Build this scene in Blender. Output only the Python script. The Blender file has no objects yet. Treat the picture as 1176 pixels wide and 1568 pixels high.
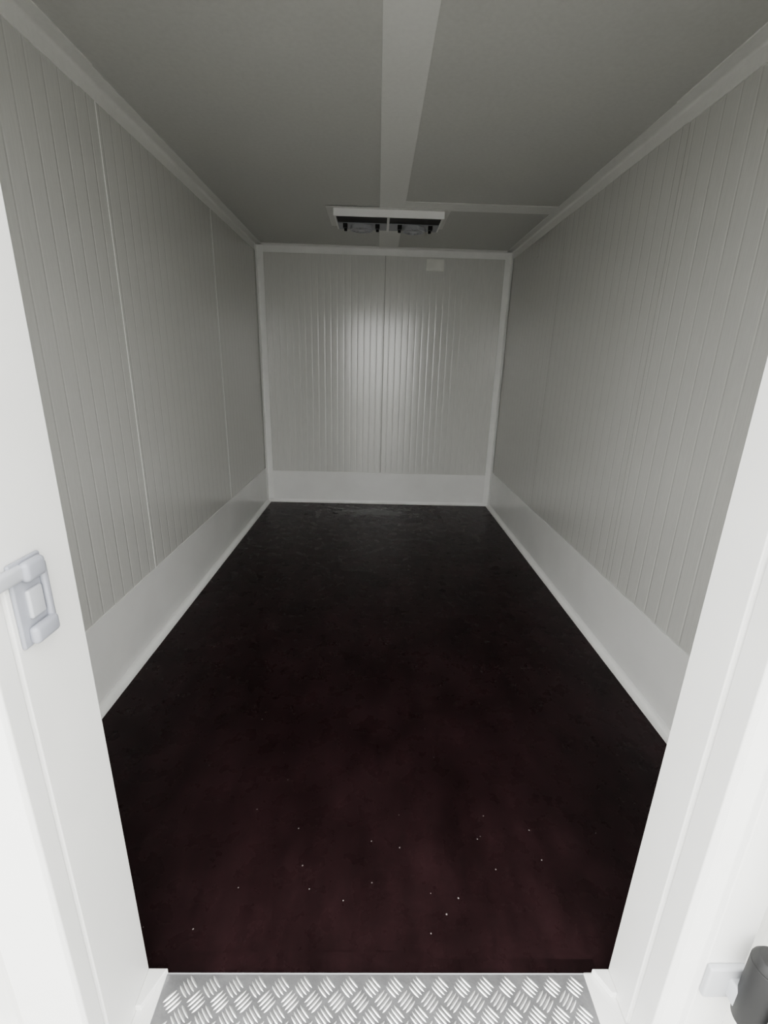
import bpy, bmesh, math, random
from mathutils import Matrix, Vector
random.seed(3)
sc=bpy.context.scene
try:
    sc.view_settings.view_transform='AgX'; sc.view_settings.exposure=0.0
    sc.view_settings.look='AgX - Medium High Contrast'
except Exception: pass
W=1.05; D=4.276; H=2.168; YF=0.66
# ---------------- materials
def newmat(n):
    m=bpy.data.materials.new(n); m.use_nodes=True
    nt=m.node_tree; b=nt.nodes['Principled BSDF']; return m,nt,b
def ramp(nt,fac,cols):
    r=nt.nodes.new('ShaderNodeValToRGB'); e=r.color_ramp.elements
    while len(e)<len(cols): e.new(0.5)
    for i,(p,c) in enumerate(cols): e[i].position=p; e[i].color=(*c,1) if len(c)==3 else c
    nt.links.new(fac,r.inputs[0]); return r
def noise(nt,scale,detail=4,vec=None,rough=.55):
    n=nt.nodes.new('ShaderNodeTexNoise'); n.inputs['Scale'].default_value=scale
    n.inputs['Detail'].default_value=detail; n.inputs['Roughness'].default_value=rough
    if vec: nt.links.new(vec,n.inputs['Vector'])
    return n
def coords(nt,scale=(1,1,1)):
    t=nt.nodes.new('ShaderNodeTexCoord'); m=nt.nodes.new('ShaderNodeMapping'); m.inputs['Scale'].default_value=scale
    nt.links.new(t.outputs['Object'],m.inputs['Vector']); return m.outputs['Vector']
def simple(n,col,rough=.4,metal=0,var=.06,scale=8,bump=0,bscale=60,spec=.5):
    m,nt,b=newmat(n); v=coords(nt); ns=noise(nt,scale,5,v)
    lo=[max(0,c*(1-var)) for c in col]; hi=[min(1,c*(1+var)) for c in col]
    r=ramp(nt,ns.outputs['Fac'],[(.3,lo),(.7,hi)]); nt.links.new(r.outputs[0],b.inputs['Base Color'])
    b.inputs['Roughness'].default_value=rough; b.inputs['Metallic'].default_value=metal
    b.inputs['Specular IOR Level'].default_value=spec
    if bump:
        n2=noise(nt,bscale,4,v); bp=nt.nodes.new('ShaderNodeBump'); bp.inputs['Strength'].default_value=bump
        bp.inputs['Distance'].default_value=.002
        nt.links.new(n2.outputs['Fac'],bp.inputs['Height']); nt.links.new(bp.outputs[0],b.inputs['Normal'])
    return m
def panel(n,axis,col,rough=.34,period=.055,depth=.0009,spec=.6,e=.16):
    """coated sheet-steel sandwich panel with shallow micro-ribs running vertically"""
    m,nt,b=newmat(n)
    t=nt.nodes.new('ShaderNodeTexCoord'); s=nt.nodes.new('ShaderNodeSeparateXYZ'); nt.links.new(t.outputs['Object'],s.inputs[0])
    mul=nt.nodes.new('ShaderNodeMath'); mul.operation='MULTIPLY'; mul.inputs[1].default_value=1/period
    nt.links.new(s.outputs[axis],mul.inputs[0])
    fr=nt.nodes.new('ShaderNodeMath'); fr.operation='FRACT'; nt.links.new(mul.outputs[0],fr.inputs[0])
    prof=ramp(nt,fr.outputs[0],[(0,(0,0,0)),(e,(.86,.86,.86)),(.5,(1,1,1)),(1-e,(.86,.86,.86)),(1,(0,0,0))])
    prof.color_ramp.interpolation='EASE'
    v2=coords(nt,(60,60,4)); n1=noise(nt,3,4,v2)
    v3=coords(nt,(1,1,1)); n2=noise(nt,420,2,v3)
    add=nt.nodes.new('ShaderNodeMath'); add.operation='MULTIPLY_ADD'; add.inputs[1].default_value=.13
    nt.links.new(n2.outputs['Fac'],add.inputs[0]); nt.links.new(prof.outputs[0],add.inputs[2])
    bp=nt.nodes.new('ShaderNodeBump'); bp.inputs['Strength'].default_value=1; bp.inputs['Distance'].default_value=depth
    nt.links.new(add.outputs[0],bp.inputs['Height']); nt.links.new(bp.outputs[0],b.inputs['Normal'])
    r=ramp(nt,n1.outputs['Fac'],[(.3,[c*.96 for c in col]),(.7,[min(1,c*1.03) for c in col])])
    nt.links.new(r.outputs[0],b.inputs['Base Color'])
    b.inputs['Roughness'].default_value=rough; b.inputs['Specular IOR Level'].default_value=spec
    return m
M_wx=panel('panel_back_mat',0,(.71,.71,.685),.17,depth=.0006,spec=.75)
M_wy=panel('panel_side_mat',1,(.665,.665,.64),.22,depth=.0011,spec=.7,period=.075,e=.09)
M_ceil=simple('ceiling_mat',(.61,.61,.585),.5,var=.03,scale=60,bump=.1,bscale=300)
M_kick=simple('kick_mat',(.88,.88,.865),.24,var=.03,scale=4,bump=.04)
M_trim=simple('trim_mat',(.90,.90,.885),.35,var=.03)
M_ctrim=simple('ceiling_trim_mat',(.80,.80,.775),.42,var=.02,scale=60)
M_seam=simple('seam_mat',(.36,.36,.34),.6)
M_seaml=simple('seam_light_mat',(.9,.9,.88),.4)
M_frame=simple('frame_mat',(.78,.78,.765),.4,var=.02)
M_sheet=simple('aluminium_sheet_mat',(.34,.34,.35),.42,metal=.7,var=.15,scale=25,bump=.2,bscale=200)
M_alu=simple('aluminium_bar_mat',(.90,.90,.90),.33,metal=.8,var=.06,scale=25)
M_plast=simple('grey_plastic_mat',(.36,.37,.40),.35,var=.04)
M_plast2=simple('light_plastic_mat',(.50,.51,.53),.4,var=.03)
M_black=simple('black_plastic_mat',(.006,.006,.006),.5)
M_rub=simple('rubber_mat',(.028,.028,.029),.55)
M_white=simple('white_housing_mat',(.92,.92,.91),.35,var=.02)
M_label=simple('label_mat',(.84,.84,.80),.5)
M_debris=simple('debris_mat',(.30,.28,.27),.7)
M_ground=simple('asphalt_mat',(.30,.30,.285),.9,var=.3,scale=6,bump=.5)
# floor
def floormat(name,k=1.0,off=0):
    m,nt,b=newmat(name)
    v=coords(nt); n1=noise(nt,3.2+off,8,v,.62); n2=noise(nt,14,6,v,.6); vs=coords(nt,(7,2.0,1)); n3=noise(nt,1.7,8,vs,.7)
    n4=noise(nt,110,3,v,.6)
    c=ramp(nt,n1.outputs['Fac'],[(.3,(.013*k,.0066*k,.0072*k)),(.7,(.031*k,.0152*k,.0172*k))])
    c2=ramp(nt,n3.outputs['Fac'],[(.33,(.68,.68,.68)),(.7,(1.25,1.2,1.2))])
    mx=nt.nodes.new('ShaderNodeMix'); mx.data_type='RGBA'; mx.blend_type='MULTIPLY'; mx.inputs[0].default_value=1
    nt.links.new(c.outputs[0],mx.inputs[6]); nt.links.new(c2.outputs[0],mx.inputs[7])
    c3=ramp(nt,n4.outputs['Fac'],[(.35,(.90,.90,.90)),(.65,(1.08,1.08,1.08))])
    m2=nt.nodes.new('ShaderNodeMix'); m2.data_type='RGBA'; m2.blend_type='MULTIPLY'; m2.inputs[0].default_value=1
    nt.links.new(mx.outputs[2],m2.inputs[6]); nt.links.new(c3.outputs[0],m2.inputs[7]); nt.links.new(m2.outputs[2],b.inputs['Base Color'])
    rr=ramp(nt,n2.outputs['Fac'],[(.3,(.22,)*3),(.7,(.36,)*3)]); nt.links.new(rr.outputs[0],b.inputs['Roughness'])
    b.inputs['Specular IOR Level'].default_value=.22
    bp=nt.nodes.new('ShaderNodeBump'); bp.inputs['Strength'].default_value=.07; bp.inputs['Distance'].default_value=.0012
    nt.links.new(n2.outputs['Fac'],bp.inputs['Height']); nt.links.new(bp.outputs[0],b.inputs['Normal'])
    return m
M_floor=floormat('floor_mat'); M_edge=floormat('floor_edge_mat',.88,2)
# wet streak
m,nt,b=newmat('wet_patch_mat'); M_wet=m
v=coords(nt); n1=noise(nt,11,7,v,.72)
t=nt.nodes.new('ShaderNodeTexCoord'); g=nt.nodes.new('ShaderNodeTexGradient'); g.gradient_type='SPHERICAL'
mp=nt.nodes.new('ShaderNodeMapping'); mp.vector_type='TEXTURE'; mp.inputs['Scale'].default_value=(.40,.40,1); nt.links.new(t.outputs['Object'],mp.inputs[0]); nt.links.new(mp.outputs[0],g.inputs[0])
ad=nt.nodes.new('ShaderNodeMath'); ad.operation='MULTIPLY_ADD'; ad.inputs[1].default_value=.35
nt.links.new(g.outputs['Fac'],ad.inputs[0]); nt.links.new(n1.outputs['Fac'],ad.inputs[2])
mg=ramp(nt,g.outputs['Fac'],[(.0,(0,0,0)),(.15,(1,1,1))])
ra=ramp(nt,ad.outputs[0],[(.62,(0,0,0)),(.74,(.7,.7,.7))])
mm=nt.nodes.new('ShaderNodeMath'); mm.operation='MULTIPLY'; nt.links.new(mg.outputs[0],mm.inputs[0]); nt.links.new(ra.outputs[0],mm.inputs[1])
nt.links.new(mm.outputs[0],b.inputs['Alpha'])
b.inputs['Base Color'].default_value=(.05,.045,.045,1); b.inputs['Roughness'].default_value=.14
b.inputs['Specular IOR Level'].default_value=.6
# ---------------- mesh helpers
def obj(name,bm,mats,parent=None,smooth=False,bevel=0,seg=2):
    me=bpy.data.meshes.new(name); bmesh.ops.recalc_face_normals(bm,faces=bm.faces[:]); bm.to_mesh(me); bm.free()
    if not isinstance(mats,(list,tuple)): mats=[mats]
    for k in mats: me.materials.append(k)
    o=bpy.data.objects.new(name,me); sc.collection.objects.link(o)
    if smooth:
        for f in me.polygons: f.use_smooth=True
    if bevel:
        md=o.modifiers.new('bevel','BEVEL'); md.width=bevel; md.segments=seg; md.limit_method='ANGLE'
    if parent: o.parent=parent
    return o
def box(bm,x0,x1,y0,y1,z0,z1,mi=0):
    vs=[bm.verts.new(q) for q in [(x0,y0,z0),(x1,y0,z0),(x1,y1,z0),(x0,y1,z0),(x0,y0,z1),(x1,y0,z1),(x1,y1,z1),(x0,y1,z1)]]
    for f in [(0,1,2,3),(4,5,6,7),(0,1,5,4),(1,2,6,5),(2,3,7,6),(3,0,4,7)]:
        fc=bm.faces.new([vs[i] for i in f]); fc.material_index=mi
def sweep(bm,pts,a,b,mapf,mi=0):
    A=[bm.verts.new(mapf(u,v,a)) for u,v in pts]; B=[bm.verts.new(mapf(u,v,b)) for u,v in pts]
    n=len(pts)
    for i in range(n):
        f=bm.faces.new([A[i],A[(i+1)%n],B[(i+1)%n],B[i]]); f.material_index=mi
    bm.faces.new(A).material_index=mi; bm.faces.new(B).material_index=mi
def cyl(bm,c,r,h,axis='Z',seg=32,r2=None,mi=0):
    mt={'Z':Matrix.Identity(4),'X':Matrix.Rotation(math.pi/2,4,'Y'),'Y':Matrix.Rotation(math.pi/2,4,'X')}[axis]
    bmesh.ops.create_cone(bm,cap_ends=True,segments=seg,radius1=r,radius2=r if r2 is None else r2,depth=h,matrix=Matrix.Translation(c)@mt)
def empty(n,loc=(0,0,0)):
    e=bpy.data.objects.new(n,None); sc.collection.objects.link(e); return e
# ---------------- shell
T=.08
def one(name,mats,*boxes,**k):
    bm=bmesh.new()
    for bb in boxes: box(bm,*bb)
    return obj(name,bm,mats,**k)
one('floor',M_floor,(-W-T,W+T,YF,D+T,-.06,0))
one('ceiling',M_ceil,(-W-T,W+T,YF-.14,D+T,H,H+.08))
one('wall_back',M_wx,(-W-T,W+T,D,D+T,0,H))
one('wall_left',M_wy,(-W-T,-W,YF,D,0,H))
one('wall_right',M_wy,(W,W+T,YF,D,0,H))
XL,XR=-.499,.489; HD=1.95
one('wall_front',M_wx,(-W-T,XL-.10,.54,YF,-.06,H),(XR+.10,W+T,.54,YF,-.06,H),(XL-.10,XR+.10,.54,YF,HD+.08,H))
one('trim_1',M_seam,(.005,.005+.005,D-.0012,D+.0005,.30,H-.05))
for i,y in enumerate((0.90,2.00,3.18)):
    one('trim_%d'%(i+2),M_seaml,(-W-.0005,-W+.0015,y,y+.004,.33,H-.05))
for i,y in enumerate((0.90,1.975,3.10)):
    one('trim_%d'%(i+5),M_seam,(W-.0008,W+.0005,y,y+.0016,.33,H-.05))
# kick plates
one('baseboard_back',M_kick,(-W+.004,W-.004,D-.004,D,.0,.295),bevel=.001)
one('baseboard_left',M_kick,(-W,-W+.004,YF,D,.0,.335),bevel=.001)
one('baseboard_right',M_kick,(W-.004,W,YF,D,.0,.335),bevel=.001)
def cove(L,r=.010,t=.0025):
    pts=[(0,0),(L,0),(L,t)]
    for k in range(7):
        a=math.pi/2*k/6
        pts.append((t+r*(1-math.sin(a)), t+r*(1-math.cos(a))))
    pts+= [(t,L),(0,L)]
    return pts
def trim(name,L,a,b,mapf,mat,r=.012,t=.0025):
    bm=bmesh.new(); sweep(bm,cove(L,r,t),a,b,mapf); return obj(name,bm,mat)
cx=lambda sgn:(lambda u,v,t:(sgn*(W-u),t,H-v))
trim('trim_ceiling_left',.055,1.88,D,cx(-1),M_ctrim)
trim('trim_ceiling_left_near',.060,YF,1.90,cx(-1),M_ctrim,t=.005)
trim('trim_ceiling_right',.055,1.96,D,cx(1),M_ctrim)
trim('trim_ceiling_right_near',.060,YF,1.98,cx(1),M_ctrim,t=.005)
trim('trim_ceiling_back',.055,-W,W,lambda u,v,t:(t,D-u,H-v),M_trim)
for n,sg in(('left',-1),('right',1)):
    trim('trim_corner_'+n,.055,0,H,lambda u,v,t:(sg*(W-.003-u),D-.003-v,t),M_trim)
    trim('trim_floor_'+n,.030,YF,D,lambda u,v,t:(sg*(W-.003-u),t,v),M_trim,r=.02)
trim('trim_floor_back',.026,-W,W,lambda u,v,t:(t,D-.003-u,v),M_trim,r=.018)
one('trim_ceiling_strip',M_ctrim,(-.047,.105,YF,D-.05,H-.003,H),bevel=.001)
one('trim_ceiling_cross',M_ctrim,(.105,W-.055,3.12,3.26,H-.003,H),bevel=.001)
one('trim_floor_edge',M_edge,(-.45,.11,YF+.001,.704,-.001,.0006),(.112,.47,YF+.001,.690,-.001,.0006))
# ---------------- ceiling fan unit
lp=empty('ceiling_fan_unit')
fx0,fx1,fy0,fy1=-.33,.35,3.255,3.61; zt=H-.0035; zb=H-.048
bm=bmesh.new()
box(bm,-.375,.385,3.235,3.65,zt-.003,zt)
obj('mounting_plate',bm,M_ctrim,lp,bevel=.001)
bm=bmesh.new()
box(bm,fx0,fx1,fy0,fy0+.014,zb,zt-.003)
box(bm,fx0,fx0+.012,fy0+.014,fy1,zb+.012,zt-.003)
box(bm,fx1-.012,fx1,fy0+.014,fy1,zb+.012,zt-.003)
box(bm,fx0,fx1,fy1-.01,fy1,zb+.02,zt-.003)
box(bm,.0,.016,fy0+.014,fy1-.01,zb+.004,zt-.003)
obj('housing_rim',bm,M_white,lp,bevel=.002)
bm=bmesh.new(); box(bm,fx0+.012,fx1-.012,fy0+.014,fy0+.19,zt-.03,zt-.004); obj('dark_slot',bm,M_black,lp)
bm=bmesh.new(); box(bm,fx0+.012,fx1-.012,fy0+.19,fy1-.01,zt-.034,zt-.004); obj('drip_tray',bm,M_plast,lp)
bm=bmesh.new()
FY=3.525
for X in (-.165,.18):
    n=40
    for k in range(n):
        a0=2*math.pi*k/n;a1=2*math.pi*(k+1)/n
        q=[]
        for a in(a0,a1):
            for r_,z in((.074,zt-.034),(.074,zt-.056),(.063,zt-.056),(.063,zt-.034)):
                q.append(bm.verts.new((X+r_*math.cos(a),FY+r_*math.sin(a),z)))
        for i in range(4): bm.faces.new([q[i],q[(i+1)%4],q[4+(i+1)%4],q[4+i]])
    cyl(bm,(X,FY,zt-.046),.026,.022)
    for k in range(8):
        a=math.pi*k/8; d=Vector((math.cos(a),math.sin(a),0)); nrm=Vector((-d.y,d.x,0))*.0022
        P=[Vector((X,FY,zt-.055))+d*e*.072+nrm*f for e,f in((-1,-1),(1,-1),(1,1),(-1,1))]
        lo=[bm.verts.new(p_) for p_ in P]; hi=[bm.verts.new(p_+Vector((0,0,.004))) for p_ in P]
        bm.faces.new(lo); bm.faces.new(hi)
        for i in range(4): bm.faces.new([lo[i],lo[(i+1)%4],hi[(i+1)%4],hi[i]])
obj('fan_guards',bm,M_plast2,lp)
bm=bmesh.new()
for X in(-.27,-.06,.085,.285):
    box(bm,X-.014,X+.014,3.45,3.48,zt-.058,zt-.03); cyl(bm,(X,3.51,zt-.050),.010,.03)
obj('clips',bm,M_black,lp,bevel=.002)
one('wall_label',M_label,(.345,.49,D-.0035,D-.0002,2.012,2.10),bevel=.001)
one('wall_sticker',M_wy,(W-.004,W-.0002,3.58,3.68,2.0,2.075),bevel=.001)
# ---------------- door frame
df=empty('door_frame')
bm=bmesh.new()
P=[(XL-.10,.662),(XL,.662),(XL,.530),(XL-.004,.529),(XL-.004,.524),(XL,.523),(XL,.492),(XL-.005,.487),(XL-.10,.487)]
sweep(bm,P,-.06,HD+.08,lambda u,v,t:(u,v,t)); obj('jamb_left',bm,M_frame,df,bevel=.0015)
bm=bmesh.new()
P=[(XR+.10,.662),(XR,.662),(XR,.582),(XR+.005,.580),(XR+.005,.574),(XR,.572),(XR,.527),(XR+.007,.520),(XR+.030,.512),(XR+.034,.503),(XR+.10,.503)]
sweep(bm,P,-.06,HD+.08,lambda u,v,t:(u,v,t)); obj('jamb_right',bm,M_frame,df,bevel=.0015)
bm=bmesh.new(); box(bm,XL,XR,.49,.662,HD,HD+.08); obj('header',bm,M_frame,df,bevel=.002)
bm=bmesh.new()
for x0,x1 in((XL,-.462),(.437,XR)): box(bm,x0,x1,.45,.664,-.05,.006)
obj('sill_strips',bm,M_frame,df,bevel=.002)
bm=bmesh.new()
sweep(bm,[(XL,.662),(XL+.040,.662),(XL+.012,.60),(XL,.60)],.006,.022,lambda u,v,t:(u,v,t))
sweep(bm,[(XR,.662),(XR-.036,.662),(XR-.012,.62),(XR,.62)],.006,.022,lambda u,v,t:(u,v,t))
obj('sill_corner',bm,M_frame,df,bevel=.002)
one('trim_sill',M_frame,(-W-T,W+T,.46,YF-.001,-.30,-.061))
# ---------------- tread plate
tp=empty('tread_plate')
PX0,PX1,PY0,PY1=-.462,.437,.40,.661
one('sheet',M_sheet,(PX0,PX1,PY0,PY1,-.004,.004),parent=tp)
one('edge_strip',M_plast2,(PX0,PX1,PY1,PY1+.002,-.004,.0045),parent=tp)
bm=bmesh.new()
cell=.034; ca=math.cos(math.pi/4)
def bar(bm,cx_,cy_,dx,dy,L,w,h):
    d=Vector((dx,dy,0)); n=Vector((-dy,dx,0)); rows=[]
    N=6
    for i in range(N+1):
        s_=-1+2*i/N; ww=w*math.sqrt(max(0,1-s_*s_))*1.0+ .0002; hh=h*(1-s_**4)
        c_=Vector((cx_,cy_,.0038))+d*s_*L
        rows.append([bm.verts.new(c_+n*ww), bm.verts.new(c_+n*ww*.5+Vector((0,0,hh*.85))), bm.verts.new(c_+Vector((0,0,hh))),bm.verts.new(c_-n*ww*.5+Vector((0,0,hh*.85))),bm.verts.new(c_-n*ww)])
    for i in range(N):
        for j in range(4): bm.faces.new([rows[i][j],rows[i][j+1],rows[i+1][j+1],rows[i+1][j]])
for i in range(-40,40):
    for j in range(-40,40):
        gx=(i*cell*ca-j*cell*ca); gy=.52+(i*cell*ca+j*cell*ca)
        if not(PX0+.012<gx<PX1-.012 and PY0+.012<gy<PY1-.008): continue
        along=(i+j)%2==0
        u_=(ca,ca) if along else (-ca,ca); w_=(-u_[1],u_[0])
        for k in range(4):
            o_=(k-1.5)*.0076; bar(bm,gx+w_[0]*o_,gy+w_[1]*o_,u_[0],u_[1],.0165-.0015*(abs(k-1.5)>1),.0026,.0020)
obj('tread_bars',bm,M_alu,tp,smooth=True)
# ---------------- latch keeper (left reveal)
lk=empty('door_latch_keeper')
def rbox(name,x0,x1,y0,y1,z0,z1,mat,bv,par):
    bm=bmesh.new(); box(bm,x0,x1,y0,y1,z0,z1); o=obj(name,bm,mat,par,bevel=bv,seg=4,smooth=False)
    for f in o.data.polygons: f.use_smooth=True
    return o
M_keep=simple('keeper_plastic_mat',(.34,.35,.39),.4,var=.04)
M_keep2=simple('keeper_plastic_light_mat',(.46,.47,.50),.4,var=.04)
rbox('backplate',XL,XL+.006,.536,.594,.888,1.008,M_keep,.0028,lk)
rbox('upper_boss',XL+.004,XL+.018,.550,.588,.978,1.006,M_keep,.0068,lk)
rbox('lower_boss',XL+.004,XL+.018,.545,.592,.890,.916,M_keep,.0068,lk)
rbox('side_rib',XL+.004,XL+.013,.583,.594,.905,.995,M_keep,.004,lk)
rbox('roller_box',XL+.004,XL+.011,.553,.580,.925,.966,M_keep2,.003,lk)
rbox('wing',XL,XL+.012,.500,.556,.982,1.004,M_keep2,.0055,lk)
# ---------------- hinge on the right + open door leaf
hg=empty('door_hinge')
bm=bmesh.new(); cyl(bm,(.585,.465,.33),.027,.13); cyl(bm,(.585,.465,.402),.027,.014,r2=.019)
o=obj('barrel',bm,M_rub,hg,bevel=.002)
for f in o.data.polygons: f.use_smooth=len(f.vertices)==4
rbox('hinge_plate',.524,.588,.492,.5035,.265,.335,M_plast2,.004,hg)
rbox('hinge_arm',.560,.60,.462,.495,.275,.315,M_plast2,.004,hg)
dl=empty('door_1')
bm=bmesh.new(); box(bm,0,1.03,-.08,0,.04,HD+.05); box(bm,.02,1.01,.0,.012,.06,HD+.03)
o=obj('door_leaf',bm,M_frame,dl,bevel=.004); o.location=(.64,.47,0); o.rotation_euler=(0,0,math.radians(-62))
# ---------------- floor details
bm=bmesh.new()
for k in range(34):
    x=random.uniform(-.7,.7); y=YF+.06+abs(random.gauss(0,.36)); r=random.uniform(.0012,.0024)
    pts=[bm.verts.new((x+r*random.uniform(.6,1.3)*math.cos(a),y+r*random.uniform(.6,1.3)*math.sin(a),.0009)) for a in [i*math.pi/3 for i in range(6)]]
    bm.faces.new(pts)
obj('floor_debris',bm,M_debris)
bm=bmesh.new(); bmesh.ops.create_grid(bm,x_segments=2,y_segments=2,size=.4); o=obj('floor_wet_patch',bm,M_wet); o.location=(-.05,3.98,.0012); o.scale=(1.5,.66,1)
# ---------------- outside
one('ground',M_ground,(-30,30,-30,30,-.62,-.52))
w=bpy.data.worlds.new('overcast'); sc.world=w; w.use_nodes=True; nt=w.node_tree; bg=nt.nodes['Background']
t=nt.nodes.new('ShaderNodeTexCoord'); sp=nt.nodes.new('ShaderNodeSeparateXYZ'); nt.links.new(t.outputs['Generated'],sp.inputs[0])
r=ramp(nt,sp.outputs[2],[(.0,(.90,.90,.88)),(.25,(.98,.98,.96)),(1,(1,1,.985))]); nt.links.new(r.outputs[0],bg.inputs[0]); bg.inputs[1].default_value=6.0
# ---------------- camera
yaw,pit,rol=-0.0216,0.3049,0.028
R=Matrix.Rotation(yaw,3,'Z')@Matrix.Rotation(math.pi/2-pit,3,'X')@Matrix.Rotation(rol,3,'Z')
cd=bpy.data.cameras.new('camera'); co=bpy.data.objects.new('camera',cd); sc.collection.objects.link(co)
co.matrix_world=Matrix.Translation((-.0403,0,1.2589))@R.to_4x4()
cd.sensor_fit='VERTICAL'; cd.sensor_height=36; cd.lens=728.98/1600*36; cd.clip_start=.01
sc.camera=co
